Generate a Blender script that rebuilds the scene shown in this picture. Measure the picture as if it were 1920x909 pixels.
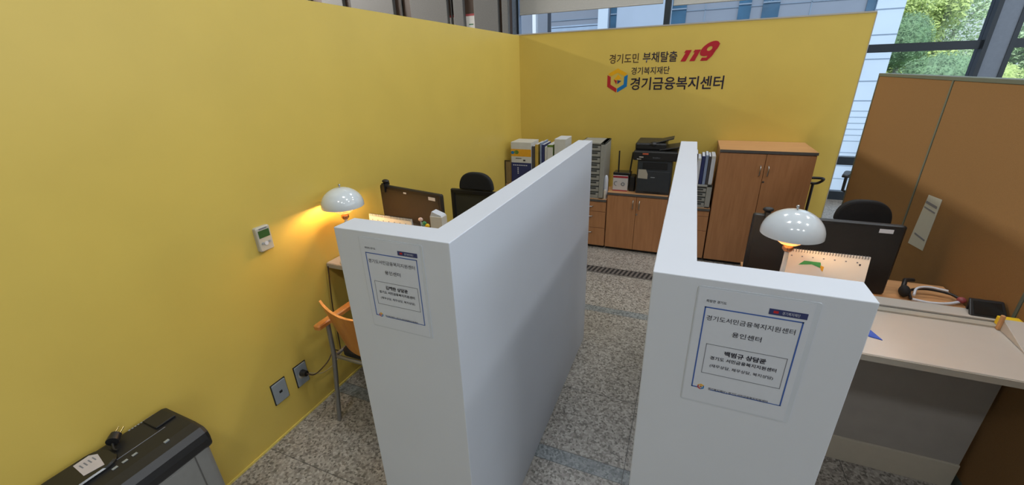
import bpy, bmesh, math, random
from mathutils import Vector, Matrix, Euler
random.seed(7)
SC = bpy.context.scene
COL = SC.collection
for _o in list(bpy.data.objects):
    bpy.data.objects.remove(_o)

# ------------------------------------------------------------------ camera
YAW, PITCH, ROLL, FPX = -0.4036, -0.3931, -0.0316, 774.7
CAM = Vector((1.8846, 0.3889, 1.8453))
_f = Vector((math.sin(YAW)*math.cos(PITCH), math.cos(YAW)*math.cos(PITCH), math.sin(PITCH)))
_r = Vector((math.cos(YAW), -math.sin(YAW), 0)); _u = _r.cross(_f)
_r2 = math.cos(ROLL)*_r + math.sin(ROLL)*_u; _u2 = -math.sin(ROLL)*_r + math.cos(ROLL)*_u
cd = bpy.data.cameras.new('camera'); cam = bpy.data.objects.new('camera', cd); COL.objects.link(cam)
cd.sensor_width = 36; cd.lens = FPX/1920*36; cd.clip_start = 0.02; cd.clip_end = 300
M = Matrix(((_r2.x, _u2.x, -_f.x, CAM.x), (_r2.y, _u2.y, -_f.y, CAM.y), (_r2.z, _u2.z, -_f.z, CAM.z), (0, 0, 0, 1)))
cam.matrix_world = M
SC.camera = cam

# ------------------------------------------------------------------ light
SC.view_settings.view_transform = 'Standard'; SC.view_settings.look = 'None'
SC.view_settings.gamma = 1; SC.view_settings.use_curve_mapping = False
SC.view_settings.exposure = -0.10
W = bpy.data.worlds.new('sky'); SC.world = W; W.use_nodes = True
bg = W.node_tree.nodes['Background']; bg.inputs[0].default_value = (0.78, 0.89, 1.0, 1); bg.inputs[1].default_value = 1.5

def light(name, kind, loc, target, energy, color, **kw):
    d = bpy.data.lights.new(name, kind); o = bpy.data.objects.new(name, d); COL.objects.link(o)
    o.location = loc; o.rotation_euler = (Vector(target)-Vector(loc)).to_track_quat('-Z', 'Y').to_euler()
    d.energy = energy; d.color = color
    for k, v in kw.items(): setattr(d, k, v)
    return o
light('sun', 'SUN', (0, -6, 20), (0.9, 0.5, 9.5), 2.6, (1, 0.96, 0.88), angle=0.01)
# round ceiling downlights of the hall, hanging well above the frame
for ix in range(3):
    for iy in range(3):
        x, y = 1.3+ix*1.8, -1.2+iy*3.0
        light('ceiling_light', 'AREA', (x, y, 4.85), (x, y, 0), 30, (.92, 0.96, 1.0), shape='DISK', size=0.55)
# clerestory window strip high on the left side of the hall
light('clerestory_light', 'AREA', (-7.0, 4.6, 4.56), (3.2, 4.6, 1.1), 560, (1, 0.95, 0.88), shape='RECTANGLE', size=6, size_y=0.16)
# bluish fill added on the right to brighten the left partition's long face
light('side_fill_light', 'AREA', (9.2, 2.0, 3.4), (0, 2.0, 1.0), 70, (0.84, 0.92, 1.0), shape='RECTANGLE', size=10, size_y=2.2)

# ------------------------------------------------------------------ materials
def mat(name, col, rough=0.5, metal=0.0, noise=0.0, nscale=30, spec=0.5, bump=0.0, bscale=200, emit=None, estr=0, alpha=None, trans=0, coat=0):
    m = bpy.data.materials.new(name); m.use_nodes = True
    nt = m.node_tree; b = nt.nodes['Principled BSDF']
    c = (*col, 1)
    b.inputs['Base Color'].default_value = c
    b.inputs['Roughness'].default_value = rough; b.inputs['Metallic'].default_value = metal
    b.inputs['Specular IOR Level'].default_value = spec
    if coat: b.inputs['Coat Weight'].default_value = coat
    if trans: b.inputs['Transmission Weight'].default_value = trans
    tc = nt.nodes.new('ShaderNodeTexCoord')
    if noise:
        n = nt.nodes.new('ShaderNodeTexNoise'); n.inputs['Scale'].default_value = nscale; n.inputs['Detail'].default_value = 4
        nt.links.new(tc.outputs['Object'], n.inputs['Vector'])
        r = nt.nodes.new('ShaderNodeValToRGB')
        r.color_ramp.elements[0].position = .3; r.color_ramp.elements[1].position = .7
        r.color_ramp.elements[0].color = (*[max(0, v*(1-noise)) for v in col], 1)
        r.color_ramp.elements[1].color = (*[min(1, v*(1+noise)) for v in col], 1)
        nt.links.new(n.outputs['Fac'], r.inputs['Fac']); nt.links.new(r.outputs['Color'], b.inputs['Base Color'])
    if bump:
        n2 = nt.nodes.new('ShaderNodeTexNoise'); n2.inputs['Scale'].default_value = bscale
        nt.links.new(tc.outputs['Object'], n2.inputs['Vector'])
        bp = nt.nodes.new('ShaderNodeBump'); bp.inputs['Strength'].default_value = bump; bp.inputs['Distance'].default_value = .002
        nt.links.new(n2.outputs['Fac'], bp.inputs['Height']); nt.links.new(bp.outputs['Normal'], b.inputs['Normal'])
    if emit:
        b.inputs['Emission Color'].default_value = (*emit, 1); b.inputs['Emission Strength'].default_value = estr
    return m

def wood(name, col, dark, scale=(14, 14, 1.2), rough=0.45):
    m = mat(name, col, rough); nt = m.node_tree; b = nt.nodes['Principled BSDF']
    tc = nt.nodes.new('ShaderNodeTexCoord'); mp = nt.nodes.new('ShaderNodeMapping'); mp.inputs['Scale'].default_value = scale
    n = nt.nodes.new('ShaderNodeTexNoise'); n.inputs['Scale'].default_value = 3; n.inputs['Detail'].default_value = 6; n.inputs['Distortion'].default_value = .4
    r = nt.nodes.new('ShaderNodeValToRGB'); r.color_ramp.elements[0].position = .3; r.color_ramp.elements[1].position = .72
    r.color_ramp.elements[0].color = (*dark, 1); r.color_ramp.elements[1].color = (*col, 1)
    nt.links.new(tc.outputs['Object'], mp.inputs[0]); nt.links.new(mp.outputs[0], n.inputs['Vector']); nt.links.new(n.outputs['Fac'], r.inputs['Fac']); nt.links.new(r.outputs['Color'], b.inputs['Base Color'])
    return m

def granite_floor():
    m = mat('speckled granite floor', (.3, .29, .27), .32); nt = m.node_tree; b = nt.nodes['Principled BSDF']; L = nt.links.new; N = nt.nodes.new
    tc = N('ShaderNodeTexCoord'); sp = N('ShaderNodeSeparateXYZ'); L(tc.outputs['Object'], sp.inputs[0])
    def math_(op, a, b_=None, c=None):
        n = N('ShaderNodeMath'); n.operation = op
        for i, v in enumerate((a, b_, c)):
            if v is None: continue
            if isinstance(v, (int, float)): n.inputs[i].default_value = v
            else: L(v, n.inputs[i])
        return n.outputs[0]
    def ramp(fac, stops):
        r = N('ShaderNodeValToRGB'); e = r.color_ramp.elements
        while len(e) < len(stops): e.new(.5)
        for el, (p, c) in zip(e, stops): el.position = p; el.color = (*c, 1)
        L(fac, r.inputs['Fac']); return r.outputs['Color']
    def noise(s, d=2):
        n = N('ShaderNodeTexNoise'); n.inputs['Scale'].default_value = s; n.inputs['Detail'].default_value = d; n.inputs['Roughness'].default_value = .6
        L(tc.outputs['Object'], n.inputs['Vector']); return n.outputs['Fac']
    v = N('ShaderNodeTexVoronoi'); v.inputs['Scale'].default_value = 95; L(tc.outputs['Object'], v.inputs['Vector'])
    vs = N('ShaderNodeSeparateColor'); L(v.outputs['Color'], vs.inputs[0])
    base = ramp(vs.outputs[0], [(0, (.12, .112, .10)), (.2, (.22, .205, .183)), (.5, (.33, .31, .28)), (.8, (.41, .388, .352)), (1, (.50, .48, .445))])
    band = ramp(vs.outputs[1], [(0, (.12, .14, .15)), (.4, (.21, .235, .245)), (1, (.32, .35, .36))])
    ym = math_('MODULO', math_('ADD', sp.outputs['Y'], 15.0-2.0), 1.485)      # 0 at each band's near edge
    inband = math_('LESS_THAN', ym, .085)
    mix = N('ShaderNodeMixRGB'); L(inband, mix.inputs[0]); L(base, mix.inputs[1]); L(band, mix.inputs[2])
    # slow per-slab tone
    big = noise(.9, 1); bm = N('ShaderNodeMixRGB'); bm.blend_type = 'MULTIPLY'; bm.inputs[0].default_value = .5
    L(mix.outputs[0], bm.inputs[1]); L(ramp(big, [(.3, (.75, .75, .77)), (.7, (1.1, 1.06, 1.0))]), bm.inputs[2])
    def near(val, c, w=.0022): return math_('LESS_THAN', math_('ABSOLUTE', math_('SUBTRACT', val, c)), w)
    seams = None
    for c in (0.001, .085, .085+.4667, .085+.9333):
        s = near(ym, c); seams = s if seams is None else math_('MAXIMUM', seams, s)
    xm = math_('MODULO', math_('ADD', sp.outputs['X'], 19.8-1.79+.5), .99)
    seams = math_('MAXIMUM', seams, near(xm, .5))
    mx = N('ShaderNodeMixRGB'); L(math_('MULTIPLY', seams, .75), mx.inputs[0]); L(bm.outputs[0], mx.inputs[1]); mx.inputs[2].default_value = (.05, .05, .05, 1)
    L(mx.outputs[0], b.inputs['Base Color'])
    return m

YEL = (.635, .462, .095)
m_yellow = mat('yellow laminate film', YEL, .36, noise=.03, nscale=3, spec=.45)
m_white = mat('white painted board', (.59, .62, .675), .42, noise=.015, nscale=4, spec=.35)
m_floor = granite_floor()
m_beech = wood('beech veneer', (.46, .22, .095), (.38, .172, .070))
m_beech_top = wood('beech top', (.56, .30, .13), (.47, .235, .10), (1.2, 14, 14))
m_chairwood = wood('orange beech ply', (.62, .26, .065), (.52, .20, .045), (8, 8, 1.5), .35)
m_edge = mat('grey edging', (.09, .085, .08), .5, noise=.05)
m_darkbase = mat('black plinth', (.012, .012, .012), .6, noise=.1)
m_cream = mat('cream laminate', (.50, .46, .41), .38, noise=.02, nscale=8)
m_creamedge = mat('cream edging', (.40, .37, .31), .5, noise=.03)
m_greypanel = mat('dark grey panel', (.33, .31, .28), .6, noise=.05, nscale=10)
m_fabric = mat('tan screen fabric', (.25, .138, .054), .9, noise=.10, nscale=420, bump=.5, bscale=700, spec=.15)
m_fabric_edge = mat('grey screen frame', (.105, .125, .10), .5, noise=.03)
m_black = mat('black plastic', (.012, .012, .013), .42, noise=.1)
m_blackgloss = mat('glossy black plastic', (.012, .012, .012), .2, noise=.1)
m_blackfab = mat('black upholstery', (.008, .008, .009), .85, noise=.2, nscale=300, bump=.4, bscale=500)
m_mesh = mat('dark olive mesh', (.035, .032, .018), .8, noise=.25, nscale=400)
m_brownback = mat('dark brown monitor casing', (.014, .009, .007), .65, noise=.1)
m_metal = mat('brushed steel', (.45, .45, .44), .32, 1.0, noise=.05)
m_greymetal = mat('grey powder coated steel', (.27, .265, .255), .38, .6, noise=.04)
m_copper = mat('copper inner dish', (.55, .25, .12), .25, .9, noise=.05)
m_dome = mat('glossy white enamel', (.62, .67, .70), .18, noise=.01, spec=.5, coat=.6)
m_domein = mat('warm white enamel inside', (.85, .74, .6), .5, noise=.01)
m_opal = mat('warm translucent opal', (.85, .72, .58), .4, noise=.01, trans=.0)
m_bulb = mat('warm bulb', (1, .8, .5), .5, emit=(1, .58, .25), estr=14)
m_paper = mat('white paper', (.58, .61, .67), .6, noise=.01)
m_lami = mat('glossy laminate pouch', (.54, .58, .64), .15, noise=.01, spec=.6)
m_blue = mat('blue print', (.035, .10, .36), .5, noise=.05)
m_navy = mat('navy print', (.025, .035, .13), .5, noise=.05)
m_ink = mat('black print', (.02, .02, .035), .5, noise=.05)
m_greyink = mat('grey print', (.17, .18, .21), .5, noise=.05)
m_red = mat('red lettering film', (.42, .008, .018), .35, noise=.03)
m_lred = mat('dark red film', (.45, .012, .018), .4, noise=.03)
m_lblue = mat('blue film', (.0, .16, .42), .4, noise=.03)
m_lyel = mat('amber film', (.80, .40, .0), .4, noise=.03)
m_lett = mat('dark lettering film', (.012, .006, .022), .4, noise=.05)
m_brown = mat('brown lettering film', (.07, .035, .012), .4, noise=.05)
m_printer = mat('dark slate printer plastic', (.028, .034, .042), .45, noise=.05)
m_tray = mat('grey tray plastic', (.30, .30, .275), .5, noise=.03)
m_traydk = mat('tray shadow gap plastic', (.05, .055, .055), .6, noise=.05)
m_lcd = mat('green lcd', (.035, .10, .022), .2, noise=.08)
m_ivory = mat('ivory plastic', (.50, .46, .37), .4, noise=.02)
m_plate = mat('light grey wall plate', (.36, .40, .44), .32, .35, noise=.03)
m_glass = mat('window glass', (.9, .95, 1), .0, spec=.5)
m_frame = mat('dark window frame', (.022, .03, .04), .35, .2, noise=.05)
m_frameface = mat('blue grey mullion face', (.17, .20, .25), .4, .2, noise=.05)
m_blind = mat('grey roller blind fabric', (.46, .45, .42), .8, noise=.03, nscale=60)
m_granite = mat('grey granite cladding', (.15, .15, .147), .6, noise=.22, nscale=110)
m_hallwood = wood('brown hall panelling', (.10, .065, .048), (.08, .05, .036))
m_clad = mat('shade darkened facade panel', (.25, .28, .34), .35, noise=.04, nscale=1.5)  # shade on the facade is put into this darker panel colour
m_cladw = mat('bright white blue facade panel', (.60, .70, .82), .35, noise=.03, nscale=1.5)
m_cladline = mat('facade joint', (.22, .29, .38), .6, noise=.05)
m_facwin = mat('blue facade glazing', (.05, .12, .20), .12, noise=.25, nscale=2)
m_leafA = mat('bright green leaves', (.50, .64, .36), .7, noise=.4, nscale=6)
m_leafB = mat('mid green leaves', (.22, .36, .18), .7, noise=.4, nscale=6)
m_leafC = mat('yellow green leaves', (.55, .66, .22), .7, noise=.3, nscale=6)
m_bark = mat('pale bark', (.50, .48, .44), .9, noise=.25, nscale=30)
m_grass = mat('grass', (.22, .32, .08), .95, noise=.35, nscale=8)
m_hallwall = mat('grey hall wall', (.42, .41, .39), .7, noise=.06, nscale=2)
m_ceiling = mat('pale hall ceiling', (.7, .7, .7), .8, noise=.02)
m_yellowpad = mat('yellow card', (.78, .52, .01), .6, noise=.03)
m_bluecard = mat('royal blue card', (.03, .08, .42), .5, noise=.03)
m_green = mat('green print', (.03, .22, .08), .5, noise=.05)
m_orange = mat('orange print', (.70, .34, .02), .5, noise=.05)
m_cable = mat('brown cable', (.05, .025, .015), .5, noise=.1)
m_cablew = mat('pale cable', (.42, .34, .18), .5, noise=.1)
m_brass = mat('brass pins', (.65, .50, .22), .25, 1.0, noise=.05)
m_shred = mat('silver grey shredder bin', (.25, .25, .24), .42, .3, noise=.03)
m_shadetrim = mat('dark drain slots', (.02, .02, .02), .6, noise=.1)
_n = m_opal.node_tree; _t = _n.nodes.new('ShaderNodeBsdfTranslucent'); _t.inputs[0].default_value = (.95, .80, .62, 1)
_m = _n.nodes.new('ShaderNodeMixShader'); _m.inputs[0].default_value = .5
_n.links.new(_n.nodes['Principled BSDF'].outputs[0], _m.inputs[1]); _n.links.new(_t.outputs[0], _m.inputs[2]); _n.links.new(_m.outputs[0], _n.nodes['Material Output'].inputs[0])
g = m_glass.node_tree; gb = g.nodes['Principled BSDF']; out = g.nodes['Material Output']
tr = g.nodes.new('ShaderNodeBsdfTransparent'); gl = g.nodes.new('ShaderNodeBsdfGlossy'); gl.inputs['Roughness'].default_value = .02
tr.inputs[0].default_value = (.92, .96, 1, 1)
mx = g.nodes.new('ShaderNodeMixShader'); lw = g.nodes.new('ShaderNodeFresnel'); lw.inputs[0].default_value = 1.35
g.links.new(lw.outputs[0], mx.inputs[0]); g.links.new(tr.outputs[0], mx.inputs[1]); g.links.new(gl.outputs[0], mx.inputs[2]); g.links.new(mx.outputs[0], out.inputs[0])

# ------------------------------------------------------------------ mesh helpers
def wmat(o):
    m = Matrix.Identity(4)
    while o is not None:
        m = Matrix.LocRotScale(o.location, o.rotation_euler, o.scale) @ m; o = o.parent
    return m

class MB:
    """collects shapes in world coordinates and links them as one mesh object"""
    def __init__(s): s.v = []; s.f = []; s.sm = []
    def add(s, vs, fs, smooth=False):
        n = len(s.v); s.v += [tuple(v) for v in vs]; s.f += [tuple(i+n for i in f) for f in fs]; s.sm += [smooth]*len(fs)
        return s
    def box(s, x0, x1, y0, y1, z0, z1, mt=None):
        vs = [(x, y, z) for x in (x0, x1) for y in (y0, y1) for z in (z0, z1)]
        if mt: vs = [mt @ Vector(v) for v in vs]
        return s.add(vs, [(0, 1, 3, 2), (4, 6, 7, 5), (0, 4, 5, 1), (2, 3, 7, 6), (0, 2, 6, 4), (1, 5, 7, 3)])
    def prism(s, pts, d, mt=None):
        """pts: list of 3D points of a planar polygon, d: extrusion vector"""
        d = Vector(d); a = [Vector(p) for p in pts]; b = [p+d for p in a]; n = len(a)
        vs = a+b
        if mt: vs = [mt @ v for v in vs]
        nrm = Vector((0, 0, 0))
        for i in range(n): nrm += a[i].cross(a[(i+1) % n])
        fs = [tuple(range(n)), tuple(range(2*n-1, n-1, -1))]+[(i, i+n, (i+1) % n+n, (i+1) % n) for i in range(n)]
        if nrm.dot(d) > 0: fs = [tuple(reversed(f)) for f in fs]
        return s.add(vs, fs)
    def rbox(s, x0, x1, y0, y1, z0, z1, r=.01, seg=3, mt=None):
        """box with vertical edges rounded and small top chamfer"""
        pts = []
        for cx, cy, a0 in ((x1-r, y1-r, 0), (x0+r, y1-r, 90), (x0+r, y0+r, 180), (x1-r, y0+r, 270)):
            for k in range(seg+1):
                a = math.radians(a0+90*k/seg); pts.append((cx+r*math.cos(a), cy+r*math.sin(a)))
        n = len(pts); c = min(r*.5, (z1-z0)*.3); mx_, my_ = (x0+x1)/2, (y0+y1)/2
        rings = [(z0, 0), (z1-c, 0), (z1, c)]
        vs = []
        for z, ins in rings:
            for x, y in pts:
                vs.append((x-math.copysign(min(ins, abs(x-mx_)), x-mx_), y-math.copysign(min(ins, abs(y-my_)), y-my_), z))
        if mt: vs = [mt @ Vector(v) for v in vs]
        fs = [tuple(range(n-1, -1, -1)), tuple(range(2*n, 3*n))]
        for k in range(2):
            for i in range(n): j = (i+1) % n; fs.append((k*n+i, k*n+j, (k+1)*n+j, (k+1)*n+i))
        return s.add(vs, fs)
    def lathe(s, prof, c=(0, 0, 0), seg=40, mt=None, smooth=True, cap=False):
        vs = []
        for r, z in prof:
            for k in range(seg):
                a = 2*math.pi*k/seg; vs.append(Vector((c[0]+r*math.cos(a), c[1]+r*math.sin(a), c[2]+z)))
        if mt: vs = [mt @ v for v in vs]
        fs = []
        for i in range(len(prof)-1):
            for k in range(seg): j = (k+1) % seg; fs.append((i*seg+k, i*seg+j, (i+1)*seg+j, (i+1)*seg+k))
        s.add(vs, fs, smooth)
        if cap:
            n = len(prof)-1; s.add([v for v in vs[:seg]], [tuple(range(seg-1, -1, -1))]); s.add([v for v in vs[n*seg:]], [tuple(range(seg))])
        return s
    def cyl(s, p0, p1, r, seg=16, r1=None):
        return s.tube([p0, p1], r, seg, r1)
    def tube(s, pts, r, seg=10, r1=None):
        pts = [Vector(p) for p in pts]; n = len(pts); vs = []
        up = None
        for i, p in enumerate(pts):
            t = (pts[min(i+1, n-1)]-pts[max(i-1, 0)]).normalized()
            if up is None: up = t.orthogonal().normalized()
            up = (up-t*up.dot(t)); up = up.normalized() if up.length > 1e-6 else t.orthogonal().normalized()
            b = t.cross(up); rr = r if r1 is None else r+(r1-r)*i/(n-1)
            for k in range(seg): a = 2*math.pi*k/seg; vs.append(p+up*math.cos(a)*rr+b*math.sin(a)*rr)
        fs = [(i*seg+k, i*seg+(k+1) % seg, (i+1)*seg+(k+1) % seg, (i+1)*seg+k) for i in range(n-1) for k in range(seg)]
        s.add(vs, fs, True); s.add(vs[:seg], [tuple(range(seg-1, -1, -1))]); s.add(vs[-seg:], [tuple(range(seg))])
        return s
    def ell(s, c, r, seg=24, rings=12, mt=None, k=1.0):
        """ellipsoid; k<1 squares it off"""
        vs = []; sg = lambda v: math.copysign(abs(v)**k, v)
        for i in range(rings+1):
            a = math.pi*i/rings-math.pi/2
            for j in range(seg):
                b = 2*math.pi*j/seg
                vs.append(Vector((c[0]+r[0]*sg(math.cos(a))*sg(math.cos(b)), c[1]+r[1]*sg(math.cos(a))*sg(math.sin(b)), c[2]+r[2]*sg(math.sin(a)))))
        if mt: vs = [mt @ v for v in vs]
        fs = [(i*seg+j, i*seg+(j+1) % seg, (i+1)*seg+(j+1) % seg, (i+1)*seg+j) for i in range(rings) for j in range(seg)]
        return s.add(vs, fs, True)
    def build(s, name, m, parent=None, bevel=0.0, world=True, **tags):
        me = bpy.data.meshes.new(name)
        W_ = wmat(parent).inverted() if (parent is not None and world) else Matrix.Identity(4)
        me.from_pydata([tuple(W_ @ Vector(v)) for v in s.v], [], s.f)
        me.polygons.foreach_set('use_smooth', s.sm); me.materials.append(m); me.validate(); me.update()
        o = bpy.data.objects.new(name, me); COL.objects.link(o)
        if parent is not None: o.parent = parent
        if bevel:
            b = o.modifiers.new('bevel', 'BEVEL'); b.width = bevel; b.segments = 2; b.limit_method = 'ANGLE'; b.angle_limit = math.radians(40)
        for k, v in tags.items(): o[k] = v
        return o

def tag(o, label, cat, group=None):
    o['label'] = label; o['category'] = cat
    if group: o['group'] = group
    return o
def thing(name, label, cat, loc=(0, 0, 0), rz=0, group=None):
    o = bpy.data.objects.new(name, None); o.empty_display_size = .05; COL.objects.link(o)
    o.location = loc; o.rotation_euler = (0, 0, rz)
    return tag(o, label, cat, group)
def struct(mb, name, m, bevel=0): return mb.build(name, m, None, bevel, kind='structure')

def text(name, body, x, z, h, w, m, parent, y=0, shear=0, bold=0, ex=.0003, mt=None):
    """flat lettering in the xz plane facing -y, lower left corner at (x, z), fitted to width w and height h; world coordinates through mt"""
    c = bpy.data.curves.new(name, 'FONT'); c.body = body; c.size = 1; c.shear = shear; c.offset = bold; c.extrude = 0.0; c.resolution_u = 2
    t = bpy.data.objects.new(name, c); COL.objects.link(t)
    dg = bpy.context.evaluated_depsgraph_get(); dg.update()
    me = bpy.data.meshes.new_from_object(t.evaluated_get(dg)); bpy.data.objects.remove(t)
    xs = [v.co.x for v in me.vertices] or [0, 1]; ys = [v.co.y for v in me.vertices] or [0, 1]
    sx = w/(max(xs)-min(xs)+1e-9); sy = h/(max(ys)-min(ys)+1e-9); x0, y0 = min(xs), min(ys)
    W_ = (wmat(parent).inverted() if parent is not None else Matrix.Identity(4)) @ (mt or Matrix.Identity(4))
    for v in me.vertices: v.co = W_ @ Vector((x+(v.co.x-x0)*sx, y, z+(v.co.y-y0)*sy))
    me.name = name; me.materials.clear(); me.materials.append(m)
    o = bpy.data.objects.new(name, me); COL.objects.link(o)
    if parent is not None: o.parent = parent
    return o

def copy_tree(o, parent=None):
    c = o.copy(); COL.objects.link(c)
    if parent is not None: c.parent = parent
    for ch in list(o.children): copy_tree(ch, c)
    return c

# ================================================================== SETTING
YB, XR, HW, HP = 5.19, 3.217, 2.21, 1.44
struct(MB().box(-9, 9.5, -6, 7.45, -.1, 0), 'floor', m_floor)
struct(MB().box(-9, 9.5, -6, 7.7, 5.0, 5.1), 'ceiling', m_ceiling)
struct(MB().box(-.07, 0, -1.6, YB+.07, 0, HW), 'wall_left', m_yellow)
struct(MB().box(0, XR, YB, YB+.07, 0, HW), 'wall_back', m_yellow)
struct(MB().box(-.072, XR+.002, YB-.004, YB+.074, HW, HW+.012), 'trim_1', m_creamedge)
struct(MB().box(0, .006, -1.6, YB, 0, .012), 'baseboard_left', mat('yellow skirting bead', (.74, .58, .13), .4, noise=.02))
struct(MB().box(XR, XR+.006, YB-.002, YB+.072, 0, HW), 'trim_2', m_creamedge)
struct(MB().box(-9, 9.5, -6.1, -6, 0, 5), 'wall_rear', m_hallwall)
struct(MB().box(-9.1, -9, -6, 7.7, 0, 5), 'wall_hall', m_hallwall)
# granite piers and panelling of the hall behind the left wall
struct(MB().box(-9, -.98, 7.18, 7.6, 0, 5), 'wall_panelled', m_hallwood)
PX = [(-6.9, -4.95), (-4.62, -4.145), (-3.963, -3.061), (-2.712, -2.006), (-1.887, -1.71), (-1.517, -1.096), (-1.032, -.93)]
for i, (a, b) in enumerate(PX):
    struct(MB().box(a, b, 7.1, 7.18, 0, 5), 'trim_%d' % (20+i), m_granite, .006)
for i, (a, b) in enumerate([(-4.13, -3.98), (-2.98, -2.90), (-2.0, -1.93)]):
    struct(MB().box(b-.03, b-.005, 7.14, 7.178, 0, 5), 'trim_%d' % (3+i), m_darkbase)  # black strips standing in for the shadow lines beside the piers

# window wall behind
wz = (.03, .14, .50, .60, 1.93, 2.03)
def frame_set(x0, x1, n):
    mb = MB()
    for z0, z1 in ((0, .12), (.50, .61), (1.925, 2.02), (4.6, 5.0)):
        mb.box(x0, x1, 7.44, 7.54, z0, z1)
    f = struct(mb, 'window_%d' % n, m_frame)
    for z0, z1 in ((.12, .50), (.61, 1.925), (2.02, 4.6)):
        MB().box(x0, x1, 7.485, 7.493, z0, z1).build('pane', m_glass, f)
    return f
frame_set(-.87, 1.36, 1); frame_set(1.44, 4.93, 2); frame_set(5.2, 9.3, 3)
struct(MB().box(-.985, -.87, 7.40, 7.52, 0, 5), 'trim_6', mat('blue white steel post', (.34, .42, .55), .3, .4, noise=.1))
struct(MB().box(-.895, -.868, 7.38, 7.40, 0, 5), 'trim_7', m_frame)
struct(MB().box(1.36, 1.44, 7.36, 7.56, 0, 5), 'trim_8', m_frame)
o_ = struct(MB().box(4.93, 4.975, 7.40, 7.56, 0, 5).box(5.155, 5.2, 7.40, 7.56, 0, 5), 'trim_9', m_frame)
struct(MB().box(4.975, 5.155, 7.41, 7.5, 0, 5), 'trim_10', m_frameface)
for (x0, x1, z, lab) in ((-.84, 1.33, 2.66, 'pale roller blind hanging above the left half of the yellow sign wall'),
                         (1.47, 3.6, 2.62, 'pale roller blind above the red number, right of the dark mullion')):
    b = thing('roller_blind', lab, 'blind', ((x0+x1)/2, 7.39, z), 0, 'roller blinds')
    MB().box(x0, x1, 7.385, 7.389, z+.02, 4.6).build('blind_fabric', m_blind, b)
    MB().tube([(x0, 7.387, z+.012), (x1, 7.387, z+.012)], .012, 8).build('bottom_bar', m_blind, b)
    MB().tube([(x0, 7.387, 4.6), (x1, 7.387, 4.6)], .03, 12).build('roller', m_metal, b)
# posters between the piers
for (x0, x1, lab) in ((-2.0, -1.89, 'narrow white notice between granite piers'), (-1.70, -1.53, 'white notice with red top edge beside the steel post')):
    p = thing('poster', lab, 'poster', ((x0+x1)/2, 7.17, 2.2))
    MB().box(x0, x1, 7.165, 7.179, 2.2, 2.69).build('sheet', mat('bright poster', (.85, .86, .86), .5, noise=.02), p)
    MB().box(x0, x1, 7.162, 7.165, 2.69, 2.72).build('header_strip', mat('pink red header', (.45, .08, .09), .5, noise=.05), p)
    MB().box(x0+.05, x1-.04, 7.163, 7.165, 2.56, 2.575).build('print_line', m_green, p)

# outside ground and slope
gm = MB(); nx, ny = 18, 10; vs = []; fs = []
for j in range(ny+1):
    for i in range(nx+1):
        x = 6.3+i*2.0; y = 13.6+j*2.4
        z = -.25+max(0, (y-12))*.10*min(1, max(0, (x-5)/4))+.15*math.sin(x*.7+y*.4) if y > 13.5 else -3.0
        vs.append((x, y, z))
fs = [(j*(nx+1)+i, j*(nx+1)+i+1, (j+1)*(nx+1)+i+1, (j+1)*(nx+1)+i) for j in range(ny) for i in range(nx)]
struct(gm.add(vs, fs, True), 'ground', m_grass)
struct(MB().box(-30, 45, 7.75, 45, -3.2, -3.05), 'ground_paving', m_cream)
struct(MB().box(6.25, 42, 13.5, 13.62, -3.05, -.1), 'wall_retaining', m_granite)

# building outside
B = thing('neighbour_building', 'white and pale blue panel-clad building outside, seen through the windows', 'building', (2, 14, -3))
MB().box(-2.4, 6.16, 14.0, 20, -3, 7).build('facade', m_clad, B)
MB().box(-.92, -.64, 13.75, 14.0, -3, 7).build('pilaster', m_cladw, B)
MB().box(5.60, 6.14, 13.9, 14.0, -3, 7).build('end_panel', m_cladw, B)
MB().box(-.43, 1.06, 13.975, 14.0, -3, 7).build('pale_panel', mat('pale blue panel', (.42, .50, .62), .4, noise=.04, nscale=2), B)
MB().box(-6.2, -3.0, 15.5, 20, -3, 7).build('side_wing', m_clad, B)
MB().box(-2.97, -2.86, 13.9, 14.1, -3, 7).build('white_post', mat('white post', (.85, .88, .92), .5, noise=.02), B)
MB().box(-2.38, -.93, 13.97, 13.998, 3.02, 3.06).box(-2.38, -.93, 13.97, 13.998, -.5, 3.0).build('recessed_panel', mat('blue grey recessed panel', (.36, .46, .60), .5, noise=.08, nscale=3), B)
jm = MB()
for z in (.9, 1.36, 1.86, 2.39, 2.93, 3.45): jm.box(5.6, 6.142, 13.89, 13.9, z-.008, z+.008)
for x in (.20, 1.9, 4.3): jm.box(x-.012, x+.012, 13.985, 14.0, 0, 7)
for z in (-1.1, -.75, -.4, -.1, .05, .2, .35, .5, .65): jm.box(5.6, 6.142, 13.89, 13.9, z, z+.006)
jm.box(-2.4, 6.2, 13.985, 14.0, 3.2, 3.215)
jm.build('panel_joints', m_cladline, B)
for x0, x1 in ((-.6, -.43), (1.06, 1.43), (2.69, 2.98), (3.24, 3.62), (5.42, 5.60)):
    f = MB().box(x0, x1, 13.96, 13.999, 2.55 if x0 < 5 else 2.75, 3.7).build('window', m_facwin, B)
    for a in (2.86, 3.25): MB().box(x0, x1, 13.94, 13.96, a, a+.03).build('glazing_bar', m_cladline, f)

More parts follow.
